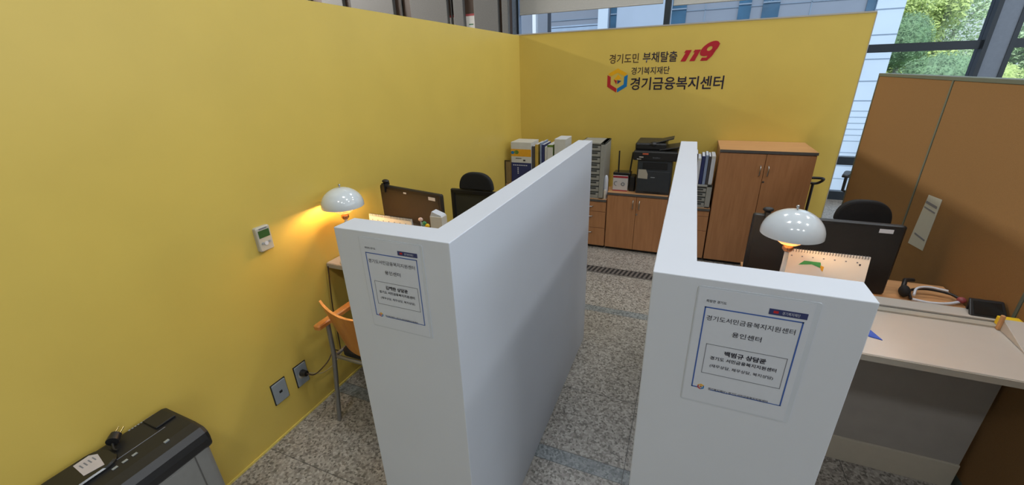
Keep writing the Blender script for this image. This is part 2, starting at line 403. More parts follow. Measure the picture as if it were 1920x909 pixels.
# trees and shrubs outside
def leaves(c, r, n, s, m, name, parent):
    mb = MB(); vs = []; fs = []
    for i in range(n):
        u = Vector((random.gauss(0, 1), random.gauss(0, 1), random.gauss(0, 1))).normalized()*(random.random()**.28)
        p = Vector((c[0]+u.x*r[0], c[1]+u.y*r[1], c[2]+u.z*r[2]))
        a = Vector((random.gauss(0, 1), random.gauss(0, 1), random.gauss(0, 1))).normalized(); b = a.orthogonal().normalized()
        q = s*random.uniform(.6, 1.3); k = len(vs)
        vs += [p-a*q, p+b*q*.45, p+a*q, p-b*q*.45]; fs.append((k, k+1, k+2, k+3))
    mb.add(vs, fs); return mb.build(name, m, parent)
def shrub(c, r, m, label, n=7000, s=.035):
    t = thing('shrub', label, 'shrub', (c[0], c[1], c[2]-r[2]))
    MB().ell(c, [q*.86 for q in r], 20, 12).build('core', m, t)
    leaves(c, r, n, s, m, 'foliage', t)
    MB().cyl((c[0], c[1], c[2]-r[2]-.6), (c[0], c[1], c[2]-r[2]*.5), .06).build('stem', m_bark, t)
def tree(x, y, z0, h, r, m, label, lean=0, n=9000, s=.07, clumps=20):
    t = thing('tree', label, 'tree', (x, y, z0), 0, 'trees on the slope outside')
    MB().tube([(x, y, z0-.3), (x+lean*.5, y, z0+h*.5), (x+lean, y, z0+h)], .075, 8, .03).build('trunk', m_bark, t)
    mb = MB()
    for k in range(5):
        a = random.random()*6.28; zz = z0+h*(.35+.12*k)
        mb.tube([(x+lean*.6, y, zz), (x+lean*.6+math.cos(a)*r*.8, y+math.sin(a)*r*.8, zz+r*.5)], .025, 6, .008)
    mb.build('branches', m_bark, t)
    vs = MB()
    for k in range(clumps):
        a = random.random()*6.28; q = r*.95*math.sqrt(random.random())
        c = (x+lean*.7+math.cos(a)*q, y+math.sin(a)*q*.6, z0+h*random.uniform(.12, .98))
        rr = r*random.uniform(.45, .64)
        for i in range(n//clumps):
            u = Vector((random.gauss(0, 1), random.gauss(0, 1), random.gauss(0, 1))).normalized()*(random.random()**.35)*rr
            p = Vector(c)+Vector((u.x, u.y, u.z*.8)); aa = Vector((random.gauss(0, 1), random.gauss(0, 1), random.gauss(0, 1))).normalized(); bb = aa.orthogonal().normalized(); w = s*random.uniform(.6, 1.3)
            vs.add([p-aa*w, p+bb*w*.45, p+aa*w, p-bb*w*.45], [(0, 1, 2, 3)])
    vs.build('foliage', m, t)
shrub((7.7, 15.2, 1.35), (.95, .7, .62), m_leafB, 'low clipped dome bush nearest the tan screen, below the dark transom')
shrub((7.25, 16.75, 2.27), (.64, .6, .78), m_leafB, 'rounded bush above the dark transom, at the building corner', 6000)
shrub((9.15, 16.95, 1.22), (1.0, .8, .55), m_leafC, 'yellow-green bush right of the clipped dome bush', 6000)
for a in ((8.15, 19.0, .4, 3.4, .85, m_leafC, 'tree with yellow-green crown over the rounded bush', .05),
          (10.95, 19.0, .4, 3.6, .85, m_leafA, 'nearer bright green tree spreading right of the thick grey mullion', .1),
          (11.0, 23.6, .5, 5.0, 1.55, m_leafA, 'farthest bright green tree, filling the pane left of the thick grey mullion', -.1)):
    tree(*a, n=14000 if a[1] > 20 else 9000, clumps=30 if a[1] > 20 else 20)
HB = thing('distant_building', 'pale building wall behind the trees on the slope', 'building', (9, 30, 0))
MB().box(4, 22, 30, 34, -.5, 7).build('wall', mat('pale distant wall', (.6, .64, .66), .8, noise=.05, nscale=.8), HB)
for i in range(6): MB().box(5+i*2.8, 6.6+i*2.8, 29.97, 30, 4.9, 5.8).build('window', m_facwin, HB)

# ================================================================== WHITE L-SHAPED PARTITIONS
T = .087
def lpart(pts, label, px):
    o = MB().prism([(x, y, 0) for x, y in pts], (0, 0, HP)).build('partition', m_white, None, .002)
    return tag(o, label, 'partition', None)
lpart([(.959, 1.232), (1.348, 1.232), (1.348, 2.945), (1.261, 2.945), (1.261, 1.319), (.959, 1.319)], 'white L-shaped partition on the left, short arm pointing at the yellow wall', 0)
lpart([(1.850, 1.234), (2.241, 1.234), (2.241, 1.321), (1.937, 1.321), (1.937, 3.022), (1.850, 3.022)], 'white L-shaped partition on the right, in front of the cream counter', 0)

def hexlogo(cx, cz, R, y, parent, prefix='emblem'):
    e = None
    P = lambda a, r: (cx+r*math.cos(math.radians(a)), y, cz+r*math.sin(math.radians(a)))
    ri = R*.66; d = (0, -.0006, 0)
    red = MB().prism([P(152, R), P(210, R), P(268, R), P(268, ri), P(210, ri), P(152, ri)], d).build(prefix+'_red_arm', m_lred, parent)
    MB().prism([P(28, R), P(28, ri), P(-30, ri), P(-88, ri), P(-88, R), P(-30, R)], d).build(prefix+'_blue_arm', m_lblue, parent)
    MB().prism([P(146, R), P(146, ri*1.02), P(90, ri*.98), P(34, ri*1.02), P(34, R), P(90, R)], d).build(prefix+'_amber_arm', m_lyel, parent)
    q = R*.34
    MB().prism([P(165, q*.9), P(85, q*1.5), P(25, q*1.2), (cx, y, cz+q*.2)], d).build(prefix+'_inner_amber', m_lyel, parent)
    MB().prism([P(165, q), (cx-.1*q, y, cz), P(-100, q)], d).build(prefix+'_inner_red', m_lred, parent)
    MB().prism([(cx, y, cz+q*.1), P(-5, q*1.1), P(-85, q*.9)], d).build(prefix+'_inner_violet', m_navy, parent)

def notice(x0, z1, ysurf, label, name_line, w=.217, h=.300, skew=0):
    t = thing('notice_sheet', label, 'notice', (x0+w/2, ysurf, z1-h))
    X = lambda u: x0+u*w
    Z = lambda v: z1-v*h
    y = ysurf-.0012
    MB().rbox(-w/2, w/2, -h/2, h/2, 0, .0012, .006, 3, Matrix.Translation((x0+w/2, ysurf, z1-h/2)) @ Matrix.Rotation(math.pi/2, 4, 'X')).build('laminate_pouch', m_lami, t)
    MB().box(X(.012), X(.955), y-.0006, y, Z(.985), Z(.012)).build('paper', m_paper, t)
    y -= .0007
    def rect(u0, u1, v0, v1, th, m, nm, open_bottom=False):
        mb = MB(); e = th
        mb.box(X(u0), X(u0)+e, y-.0004, y, Z(v1), Z(v0)).box(X(u1)-e, X(u1), y-.0004, y, Z(v1), Z(v0)).box(X(u0), X(u1), y-.0004, y, Z(v0)-e, Z(v0))
        if open_bottom: mb.box(X(u0), X(u0+.07), y-.0004, y, Z(v1), Z(v1)+e).box(X(u0)+.07*w*2.6, X(u1), y-.0004, y, Z(v1), Z(v1)+e*.7)
        else: mb.box(X(u0), X(u1), y-.0004, y, Z(v1), Z(v1)+e)
        mb.build(nm, m, t)
    rect(.085, .90, .155, .86, .0026, m_blue, 'blue_border', True)
    rect(.155, .855, .455, .715, .0012, m_greyink, 'inner_box')
    MB().box(X(.615), X(.915), y-.0006, y, Z(.135), Z(.092)).build('badge', m_navy, t)
    text('badge_text', '경기복지재단', X(.72), Z(.125), .007, .030, m_paper, t, y-.0009)
    MB().box(X(.65), X(.69), y-.0008, y-.0005, Z(.122), Z(.104)).build('badge_mark', m_lred, t)
    text('corner_text', '희망찬 경기도', X(.09), Z(.118), .0065, .038, m_ink, t, y-.0004, bold=.01)
    text('heading_text', '경기도서민금융복지지원센터', X(.115), Z(.262), .0125, w*.74, m_ink, t, y-.0004, bold=.004)
    text('branch_text', '용인센터', X(.36), Z(.365), .0125, w*.25, m_ink, t, y-.0004, bold=.01)
    text('counsellor_text', name_line, X(.33), Z(.535), .0130, w*.36, m_ink, t, y-.0004, bold=.035)
    text('office_text', '경기도 서민금융복지지원센터', X(.21), Z(.585), .0095, w*.58, m_ink, t, y-.0004, bold=.02)
    text('service_text', '(재무상담, 채무상담, 복지상담)', X(.22), Z(.655), .0095, w*.56, m_ink, t, y-.0004, bold=.01)
    hexlogo(X(.175), Z(.845), .0075, y-.0002, t)
    text('footer_text', '경기복지재단 | 경기도서민금융복지지원센터', X(.245), Z(.865), .0085, w*.54, m_ink, t, y-.0004, bold=.01)
    return t
notice(1.942, 1.424, 1.234, 'laminated notice on the end face of the right partition', '백범규 상담관')
notice(1.046, 1.423, 1.232, 'laminated notice on the end face of the left partition', '김혜란 상담관')

# ================================================================== SIGN LETTERING ON THE BACK WALL
t = thing('slogan_lettering', 'slogan lettering with slanted red 119 on yellow back wall', 'wall lettering', (1.55, YB, 1.86))
ys = YB-.0015
text('slogan_first_words', '경기도민', 1.018, 1.884, .092, .300, m_brown, t, ys, bold=.012)
text('slogan_last_words', '부채탈출', 1.358, 1.884, .098, .330, m_lett, t, ys, bold=.015)
def slab(pts, nm):
    MB().prism([(x, YB-.001, z) for x, z in pts], (0, -.002, 0)).build(nm, m_red, t)
for dx in (0, .082):
    slab([(1.722+dx, 1.884), (1.770+dx, 1.884), (1.815+dx, 1.985), (1.762+dx, 1.985), (1.748+dx, 1.962), (1.763+dx, 1.962)], 'digit_one')
mb = MB(); n = 28; cx, cz = 1.974, 1.990; vs = []; ang = math.radians(34)
for k in range(n):
    a = 2*math.pi*k/n
    for (ra, rb) in ((.092, .050), (.026, .017)):
        p = (ra*math.cos(a), rb*math.sin(a)); xx = cx+p[0]*math.cos(ang)-p[1]*math.sin(ang); zz = cz+p[0]*math.sin(ang)+p[1]*math.cos(ang)
        for yy in (YB-.001, YB-.003): vs.append((xx, yy, zz))
fs = []
for k in range(n):
    j = (k+1) % n; fs += [(4*k+1, 4*k+3, 4*j+3, 4*j+1), (4*k, 4*k+1, 4*j+1, 4*j), (4*k+2, 4*j+2, 4*j+3, 4*k+3)]
mb.add(vs, fs)
mb.prism([(x, YB-.001, z) for x, z in ((1.902, 1.884), (1.962, 1.884), (2.005, 1.925), (2.063, 2.035), (2.035, 2.02), (1.965, 1.935), (1.955, 1.912), (1.915, 1.912))], (0, -.002, 0))
mb.build('digit_nine', m_red, t)
t = thing('centre_name_lettering', 'dark centre name lettering beside hexagonal emblem on yellow back wall', 'wall lettering', (1.55, YB, 1.60))
hexlogo(1.114, 1.718, .120, YB-.001, t)
text('small_name', '경기복지재단', 1.252, 1.772, .072, .378, m_lett, t, ys, bold=.012)
text('large_name', '경기금융복지센터', 1.252, 1.620, .125, .890, m_lett, t, ys, bold=.017)

# ================================================================== TAN SCREEN ON THE RIGHT
SX0, SX1, SZ = 3.219, 3.275, 1.745
S = thing('office_screen', 'tall tan fabric office screen with grey frame on the right', 'screen', (3.247, 2.7, 0))
seams = [.8, 1.42, 2.52, 3.625, 4.74]
for a, b in zip(seams, seams[1:]):
    MB().box(SX0, SX1, a+.008, b-.008, .06, SZ-.022).build('fabric_panel', m_fabric, S, .004)
for a in seams[1:]:
    MB().box(SX0-.002, SX1+.002, a-.008, a+.008, 0, SZ-.02).build('post', m_fabric_edge, S)
MB().box(SX0-.003, SX1+.003, .8, 4.75, SZ-.022, SZ).build('top_rail', m_fabric_edge, S, .003)
MB().box(SX0, SX1, .81, 4.73, 0, .06).build('base_rail', m_fabric_edge, S)
N_ = thing('notice_paper', 'plain printed paper pinned on tan screen by the monitor', 'notice', (3.21, 3.39, .8))
PY = [(3.452, 1.111), (3.306, 1.122), (3.308, .816), (3.486, .796)]
MB().prism([(3.2185, y, z) for y, z in PY], (-.0015, 0, 0)).build('sheet', mat('off white paper', (.46, .46, .40), .7, noise=.02), N_)
for z0, hh in ((1.063, .014), (1.035, .008), (.868, .010)):
    MB().box(3.2155, 3.2168, 3.325, 3.45, z0, z0+hh).build('print_line', m_greyink, N_)

# ================================================================== COUNTERS
def counter(x0, x1, yf, ztop, label, rail=True, name_group=None):
    t = thing('counter_table', label, 'counter', ((x0+x1)/2, yf+.3, 0))
    top = MB().box(x0, x1, yf, yf+.405, ztop-.032, ztop).build('tabletop', m_cream, t, .003)
    MB().box(x0, x1, yf-.004, yf, ztop-.030, ztop-.004).build('edge_band', m_creamedge, top)
    MB().box(x0+.02, x1-.012, 2.385, 2.41, .14, ztop-.033).build('modesty_panel', m_greypanel, t)
    MB().box(x0+.02, x1-.012, 2.375, 2.415, 0, .14).build('base_strip', m_ivory, t, .002)
    MB().box(x0, x1, yf+.37, yf+.405, ztop, ztop+.008).build('ledge', m_creamedge, t)
    MB().box(x0, x1, yf+.406, yf+.418, ztop-.03, ztop+.004).build('gap_strip', m_edge, t)
    MB().box(x0, x1, yf+.420, yf+.500, ztop-.03, ztop+.012).build('rear_ledge', m_cream, t, .003)
    return t
counter(1.96, 3.212, 2.085, .815, 'cream counter table with dark grey front panel beneath, right booth')
counter(.004, 1.24, 2.0, .835, 'cream counter table corner beside yellow wall, behind the left partition')
def staff_desk(x0, x1, y0, y1, label):
    t = thing('staff_desk', label, 'desk', ((x0+x1)/2, y0, 0))
    MB().box(x0, x1, y0, y1, .715, .74).build('desktop', m_beech_top, t, .002)
    for x in (x0+.02, x1-.045): MB().box(x, x+.025, y0+.02, y1-.02, 0, .715).build('side_panel', m_beech, t)
    MB().box(x0+.05, x1-.05, y0+.04, y0+.06, .3, .715).build('back_panel', m_beech, t)
staff_desk(2.27, 3.212, 2.62, 3.0, 'beech staff desk with monitor, behind the right counter')

# ================================================================== MUSHROOM LAMPS
def lamp(x, y, z, label, power, h=.49, R=.114):
    t = thing('table_lamp', label, 'lamp', (x, y, z), 0, 'white dome table lamps')
    q = h-.126                                             # height of the shade rim
    MB().lathe([(.0005, .001), (.072, .001), (.075, .004), (.072, .010), (.02, .016), (.009, .03)], (x, y, z), 40).build('base', m_dome, t)
    MB().cyl((x, y, z+.015), (x, y, z+q-.070), .009).build('stem', m_dome, t)
    MB().lathe([(.0005, q-.078), (.014, q-.076), (.021, q-.066), (.021, q-.054), (.012, q-.047), (.0005, q-.046)], (x, y, z), 28).build('copper_collar', m_copper, t)
    prof = [(.010, q-.047), (.034, q-.040), (.051, q-.027), (.057, q-.012)]
    MB().lathe(prof+[(r-.002, zz) for r, zz in reversed(prof)], (x, y, z), 40).build('lower_dish', m_opal, t)
    outer = [(R*math.sin(math.radians(a)), q+.006+.100*math.cos(math.radians(a))) for a in range(0, 91, 6)]
    outer[0] = (.0005, outer[0][1])
    sh = MB().lathe([(r, zz) for r, zz in outer]+[(R, q)], (x, y, z), 56).build('lamp_shade', m_dome, t)
    MB().lathe([(R, q)]+[((r-.002) if r > .01 else .0005, zz-.002) for r, zz in reversed(outer)], (x, y, z), 56).build('shade_lining', m_domein, sh)
    MB().lathe([(.0005, q+.126), (.006, q+.124), (.007, q+.118), (.003, q+.114), (.003, q+.105)], (x, y, z), 16).build('finial', m_metal, sh)
    MB().ell((x, y, z+q+.022), (.020, .020, .024), 16, 10).build('bulb', m_bulb, t)
    l = bpy.data.lights.new('lamp_light', 'POINT'); l.energy = power; l.color = (1, .60, .26); l.shadow_soft_size = .026
    lo = bpy.data.objects.new('lamp_light', l); COL.objects.link(lo); lo.location = (x, y, z+q+.022)
lamp(2.327, 2.29, .816, 'white dome lamp on the right counter, beside the desk calendar', 24.0, .50, .1145)
lamp(.145, 2.07, .836, 'white dome lamp glowing against the yellow wall', 34.0, .465)

# ================================================================== MONITORS
def monitor(cx, y, rz, ztop, w, h, zdesk, label, camside=-1, casing=None):
    t = thing('monitor', label, 'monitor', (cx, y, zdesk), rz)
    T_ = Matrix.Translation((cx, y, 0)) @ Matrix.Rotation(rz, 4, 'Z')
    casing = casing or m_brownback
    sc = MB().rbox(-w/2, w/2, -h/2, h/2, -.012, .012, .012, 3, T_ @ Matrix.Translation((0, 0, ztop-h/2)) @ Matrix.Rotation(math.pi/2, 4, 'X')).build('casing', casing, t)
    MB().box(-w/2+.02, w/2-.02, -.0135, -.0118, ztop-h+.04, ztop-.018, T_).build('rear_panel', casing, sc)
    MB().rbox(-.13, .13, -.03, 0, ztop-h*.98, ztop-h*.62, .012, 3, T_).build('rear_housing', casing, t)
    MB().box(-w/2+.01, w/2-.01, .012, .014, ztop-h+.015, ztop-.012, T_).build('screen', m_blackgloss, t)
    MB().box(-.035, .035, .0, .018, zdesk+.01, ztop-h*.6, T_).build('stand', m_black, t)
    MB().rbox(-.13, .13, -.08, .12, zdesk, zdesk+.012, .03, 4, T_).build('stand_base', m_black, t)
    MB().box(w/2-.10, w/2-.045, -.0148, -.0136, ztop-.042, ztop-.022, T_).build('white_sticker', m_paper, sc)
    # webcam clipped on top
    wc = thing('webcam', 'small black webcam clipped on top of '+('the monitor in the left booth' if cx < 1.5 else 'the wide monitor in the right booth'), 'webcam', tuple(T_ @ Vector((-w*.40, 0, ztop))), rz)
    MB().box(-w*.40-.012, -w*.40+.012, -.026, .02, ztop+.001, ztop+.016, T_).box(-w*.40-.012, -w*.40+.012, -.028, -.017, ztop-.04, ztop+.016, T_).build('clip', m_black, wc)
    MB().ell(tuple(T_ @ Vector((-w*.40, .0, ztop+.026))), (.026, .018, .013), 18, 10).build('camera_head', m_black, wc)
    return t
monitor(2.575, 2.80, 0, 1.112, .640, .37, .74, 'wide dark monitor seen from behind, right booth', casing=m_black)
mL = monitor(.325, 2.447, -.196, 1.186, .54, .345, .8485, 'brown-black monitor seen from behind, left booth')
T_ = Matrix.Translation((.325, 2.447, 0)) @ Matrix.Rotation(-.196, 4, 'Z')
MB().box(-.045, -.02, -.0148, -.0136, 1.155, 1.165, T_).build('white_sticker', m_paper, [c for c in mL.children if c.name.startswith('casing')][0])

# ================================================================== DESK CALENDARS
def calendar(x0, x1, y, z0, z1, label, rz=0):
    t = thing('desk_calendar', label, 'calendar', ((x0+x1)/2, y, z0), rz)
    T_ = Matrix.Translation(((x0+x1)/2, y, z0)) @ Matrix.Rotation(rz, 4, 'Z'); w = (x1-x0)/2; h = z1-z0
    MB().prism([(-w, -.035, 0), (w, -.035, 0), (w, -.003, h), (-w, -.003, h)], (0, .0015, 0), T_).build('front_leaf', mat('calendar paper', (.74, .70, .64), .6, noise=.01), t)
    MB().prism([(-w, .035, 0), (w, .035, 0), (w, .003, h), (-w, .003, h)], (0, -.0015, 0), T_).build('back_leaf', m_paper, t)
    mb = MB(); n = int(2*w/.0105)
    for i in range(n):
        x = -w+.008+i*(2*w-.016)/(n-1)
        mb.tube([T_ @ Vector((x, .007*math.cos(a), h-.004+.008*math.sin(a))) for a in [k*math.pi/3 for k in range(7)]], .0012, 5)
    mb.build('wire_spiral', m_black, t)
    sl = .047/h
    def pr(pts, m, nm): MB().prism([(x, -.0355+.032*(z/h)-.0004, z) for x, z in pts], (0, -.0004, 0), T_).build(nm, m, t)
    pr([(-w*.62, h*.74), (-w*.5, h*.82), (-w*.1, h*.82), (-w*.06, h*.72), (-w*.3, h*.77)], m_green, 'green_print')
    pr([(-w*.1, h*.77), (w*.0, h*.75), (-w*.01, h*.66), (-w*.06, h*.69)], m_orange, 'yellow_print')
    pr([(w*.78, h*.87), (w*.82, h*.87), (w*.82, h*.84), (w*.78, h*.84)], m_ink, 'small_print')
    mb = MB()
    for k in range(7):
        xx = -w*.85+k*w*.26; mb.prism([(xx, -.0357+.032*.88, h*.88), (xx+.006, -.0357+.032*.88, h*.88), (xx+.006, -.0357+.032*.90, h*.90), (xx, -.0357+.032*.90, h*.90)], (0, -.0003, 0), T_)
    mb.build('date_marks', m_greyink, t)
calendar(2.350, 2.656, 2.418, .8235, 1.078, 'white spiral desk calendar on the right counter under the lamp')
calendar(.235, .535, 2.16, .837, 1.108, 'white spiral desk calendar peeking over the left partition', -.03)

# ================================================================== OFFICE CHAIRS (built facing -y)
def office_chair():
    t = thing('office_chair', '', 'chair', (0, 0, 0))
    s_ = MB().rbox(-.24, .24, -.27, .2, .44, .51, .06, 5).build('seat', m_blackfab, t)
    fr = MB()
    fr.rbox(-.225, -.185, .22, .25, .52, .985, .012).rbox(.185, .225, .22, .25, .52, .985, .012).rbox(-.225, .225, .22, .25, .965, .995, .012).rbox(-.225, .225, .22, .25, .52, .56, .012).rbox(-.025, .025, .24, .27, .45, 1.0, .008)
    bk = fr.build('backrest', m_black, t)
    MB().box(-.19, .19, .228, .234, .55, .97).build('mesh', m_mesh, bk)
    hb = MB(); pts = []
    for k in range(25):
        a = math.pi*k/24; pts.append((.142*math.copysign(abs(math.cos(a))**.75, math.cos(a)), .215, .998+.132*math.sin(a)**.8))
    hb.prism(pts, (0, .045, 0)); hb.build('headrest', m_blackfab, t, .012)
    MB().box(-.03, .03, .245, .275, .95, 1.05).build('headrest_bracket', m_black, t)
    for s in (-1, 1):
        a_ = MB().rbox(s*.29-.035, s*.29+.035, -.14, .12, .66, .69, .02).build('armrest', m_black, t)
        MB().tube([(s*.29, -.02, .66), (s*.29, -.02, .5), (s*.2, 0, .45)], .016, 8).build('arm_post', m_black, a_)
    MB().cyl((0, 0, .1), (0, 0, .45), .025).build('gas_post', m_black, t)
    for k in range(5):
        a = 2*math.pi*k/5+.3; p = (math.cos(a)*.28, math.sin(a)*.28)
        l = MB().tube([(0, 0, .11), (p[0], p[1], .075)], .022, 8, .014).build('leg', m_black, t)
        MB().cyl((p[0]-.02, p[1], .03), (p[0]+.02, p[1], .03), .03).build('caster', m_black, l)
    return t
ch = office_chair()
ch.location = (.445, 2.87, 0); ch.scale = (1, 1, 1.02); ch['label'] = 'black mesh office chair with headrest in the left booth'; ch['group'] = 'black office chairs'
c2 = copy_tree(ch); c2.location = (2.865, 2.99, 0); c2.scale = (.94, 1, .985); c2['label'] = 'black office chair whose headrest rises behind the right monitor'
c3 = copy_tree(ch); c3.location = (3.83, 5.85, 0); c3.rotation_euler.z = -.35; c3['label'] = 'black office chair in the gap between yellow wall and tan screen'

# ================================================================== WOODEN VISITOR CHAIR
V = thing('visitor_chair', 'orange plywood armchair with steel legs behind the left partition', 'chair', (.465, 1.74, 0), 0)
def T2(p): return p
# curved plywood back, concave toward +y
mb = MB(); n = 14; vs = []; fs = []
for k in range(n+1):
    u = -1+2*k/n; x = .465+.222*u; yb = 1.70-.055*(1-u*u)+.03
    top = .79-.03*(1-u*u); bot = .49
    w_ = 1-.18*abs(u)
    for yy in (0, .014):
        vs += [(x, yb+yy-.035, top), (.465+(x-.465)*.80, yb+yy+.03, bot)]
for k in range(n):
    a = 4*k; b = 4*(k+1); fs += [(a, a+1, b+1, b), (a+2, b+2, b+3, a+3), (a, b, b+2, a+2), (a+1, a+3, b+3, b+1)]
fs += [(0, 2, 3, 1), (4*n, 4*n+1, 4*n+3, 4*n+2)]
mb.add(vs, fs, False); mb.build('backrest', m_chairwood, V)
MB().rbox(.255, .675, 1.745, 2.165, .425, .465, .04, 4).build('seat', m_blackfab, V)
for s in (-1, 1):
    x = .465+s*.245
    MB().rbox(x-.022, x+.022, 1.66, 2.06, .630, .655, .012).build('armrest', m_chairwood, V)
    MB().tube([(x-.012*(s<0), 1.675, 0), (x+.006, 1.725, .43), (x, 1.735, .63)], .0125, 12).build('leg', m_greymetal, V)
    MB().tube([(x, 2.10, 0), (x, 2.08, .45), (x, 2.02, .63)], .0125, 12).build('leg', m_greymetal, V)
    MB().tube([(x, 1.725, .415), (x, 2.08, .415)], .010, 10).build('seat_rail', m_greymetal, V)
for y_ in (1.735, 2.08): MB().tube([(.22, y_, .415), (.71, y_, .415)], .010, 10).build('cross_rail', m_greymetal, V)

# ================================================================== WALL FITTINGS (left wall)
th = thing('wall_thermostat', 'ivory thermostat with green display on yellow wall', 'thermostat', (0, 1.66, 1.06))
Rw = lambda yc, zc: Matrix.Translation((0, yc, zc)) @ Matrix.Rotation(math.pi/2, 4, 'Y')
MB().rbox(-.062, .062, -.038, .038, 0, .022, .008, 3, Rw(1.661, 1.120)).build('housing', m_ivory, th)
MB().box(.0222, .0235, 1.632, 1.690, 1.128, 1.165).build('display', m_lcd, th)
MB().box(.0222, .0232, 1.640, 1.682, 1.170, 1.176).build('printed_name', m_greyink, th)
for dy, dz, r in ((-.018, -.020, .006), (.0, -.024, .010), (.018, -.020, .006)):
    MB().cyl((.0218, 1.661+dy, 1.120+dz), (.0245, 1.661+dy, 1.120+dz), r, 14).build('button', m_plate if r < .008 else m_paper, th)
for y0, y1, z0, z1, nm, lab in ((1.481, 1.562, .215, .339, 'data_socket', 'grey wall plate with one small port, near the shredder'),
                           (1.627, 1.702, .214, .345, 'power_socket', 'grey wall power socket with black plug inserted')):
    t = thing(nm, lab, 'socket', (0, (y0+y1)/2, z0))
    yc, zc = (y0+y1)/2, (z0+z1)/2
    bz = MB().box(0, .005, y0-.004, y1+.004, z0-.004, z1+.004).build('backing_frame', m_black, t, .001)
    MB().rbox(-(z1-z0)/2, (z1-z0)/2, -(y1-y0)/2, (y1-y0)/2, .004, .010, .005, 3, Rw(yc, zc)).build('cover_plate', m_plate, t)
    if nm == 'data_socket': MB().box(.0098, .0108, yc-.009, yc+.009, zc-.007, zc+.007).build('port', m_black, t)
    else: MB().lathe([(.0005, .0112), (.024, .0112), (.024, .0100)], (0, 0, 0), 24, Rw(yc, zc)).build('socket_face', m_ivory, t)
pl = thing('plug_with_cable', 'black plug with looping cable in the wall power socket', 'plug', (.011, 1.664, .285))
MB().cyl((.0112, 1.664, .29), (.045, 1.667, .292), .020, 18, .016).build('plug_body', m_black, pl)
def arc(pts, n=26):
    out = []
    P = [Vector(p) for p in pts]; P = [P[0]*2-P[1]]+P+[P[-1]*2-P[-2]]
    for i in range(1, len(P)-2):
        for k in range(n//(len(P)-3)+1):
            t_ = k/(n//(len(P)-3)+1); a, b, c, d = P[i-1:i+3]
            out.append(.5*((2*b)+(c-a)*t_+(2*a-5*b+4*c-d)*t_*t_+(3*b-a-3*c+d)*t_**3))
    out.append(P[-2]); return out
MB().tube(arc([(.045, 1.667, .292), (.07, 1.70, .27), (.06, 1.80, .275), (.04, 1.88, .30), (.03, 1.93, .26), (.02, 1.95, .30), (.018, 1.96, .55), (.025, 1.985, .82)]), .0035, 8).build('cable', m_cable, pl)
pc = MB().tube(arc([(.012, 1.70, .262), (.045, 1.76, .225), (.04, 1.84, .21), (.03, 1.90, .215), (.02, 1.95, .23)]), .003, 8).build('pale_cable', m_cablew, pl)

# ================================================================== SHREDDER
s = thing('paper_shredder', 'black-topped grey paper shredder against the yellow wall, front left', 'shredder', (.145, .80, 0))
MB().rbox(.012, .278, .555, 1.035, .02, .53, .02, 4).build('bin', m_shred, s)
MB().box(.2785, .2795, .58, .97, .05, .50).build('drawer_front', m_shred, s, .002)
MB().box(.2780, .2792, .972, .976, .03, .53).build('seam', m_edge, s)
mb = MB()
prof = [(.004, .50), (.280, .50), (.283, .545), (.276, .572), (.254, .592), (.210, .600), (.03, .606), (.004, .600)]
mb.prism([(x, .535, z) for x, z in prof], (0, .515, 0))
head = mb.build('head', m_black, s, .016)
MB().box(.03, .12, .96, 1.03, .604, .612).build('corner_cap', m_black, head, .003)
MB().box(.135, .138, .60, .98, .6005, .6035).build('feed_seam', m_greyink, head)
pod = MB().rbox(.022, .155, .62, .835, .600, .616, .05, 6).build('control_pod', m_blackgloss, s)
MB().prism([(.040, .745, .6165), (.125, .738, .6165), (.138, .790, .6165), (.060, .806, .6165), (.038, .790, .6165)], (0, 0, .0008)).build('label_sticker', mat('pinkish white sticker', (.50, .46, .46), .5, noise=.05), s)
mb = MB()
for k in range(4): mb.box(.060, .085, .752+k*.012, .756+k*.012, .6173, .6176)
mb.build('sticker_print', m_greyink, s)
mb = MB()
for k in range(9): mb.box(.022, .028, .915+k*.010, .921+k*.010, .6060, .6066)
mb.build('printed_line', m_plate, head)
for y_, x_ in ((.80, .17), (.83, .17), (.86, .17), (.94, .215), (.735, .215), (.70, .215)):
    MB().box(x_-.005, x_+.005, y_-.008, y_+.008, .5995 if x_ > .2 else .602, .6015+.002).build('indicator', m_plate, head)
MB().box(.279, .285, .78, .84, .30, .34).build('handle_recess', m_black, s)
for (x_, y_) in ((.05, .6), (.24, .6), (.05, .99), (.24, .99)):
    MB().cyl((x_, y_, 0), (x_, y_, .02), .015).build('foot', m_black, s)
pg = thing('loose_plug', 'loose black power plug with metal pins lying on the shredder', 'plug', (.055, .845, .606))
MB().tube([(.062, .852, .6275), (.048, .866, .630), (.040, .878, .634)], .020, 14, .017).build('plug_body', m_black, pg)
for d in (-.009, .009): MB().cyl((.042+d, .880+d*.4, .636), (.032+d, .900+d*.4, .645), .0028, 8).build('pin', m_brass, pg)
MB().tube(arc([(.064, .850, .622), (.085, .842, .613), (.10, .845, .611)]), .004, 8).build('cord', m_black, pg)

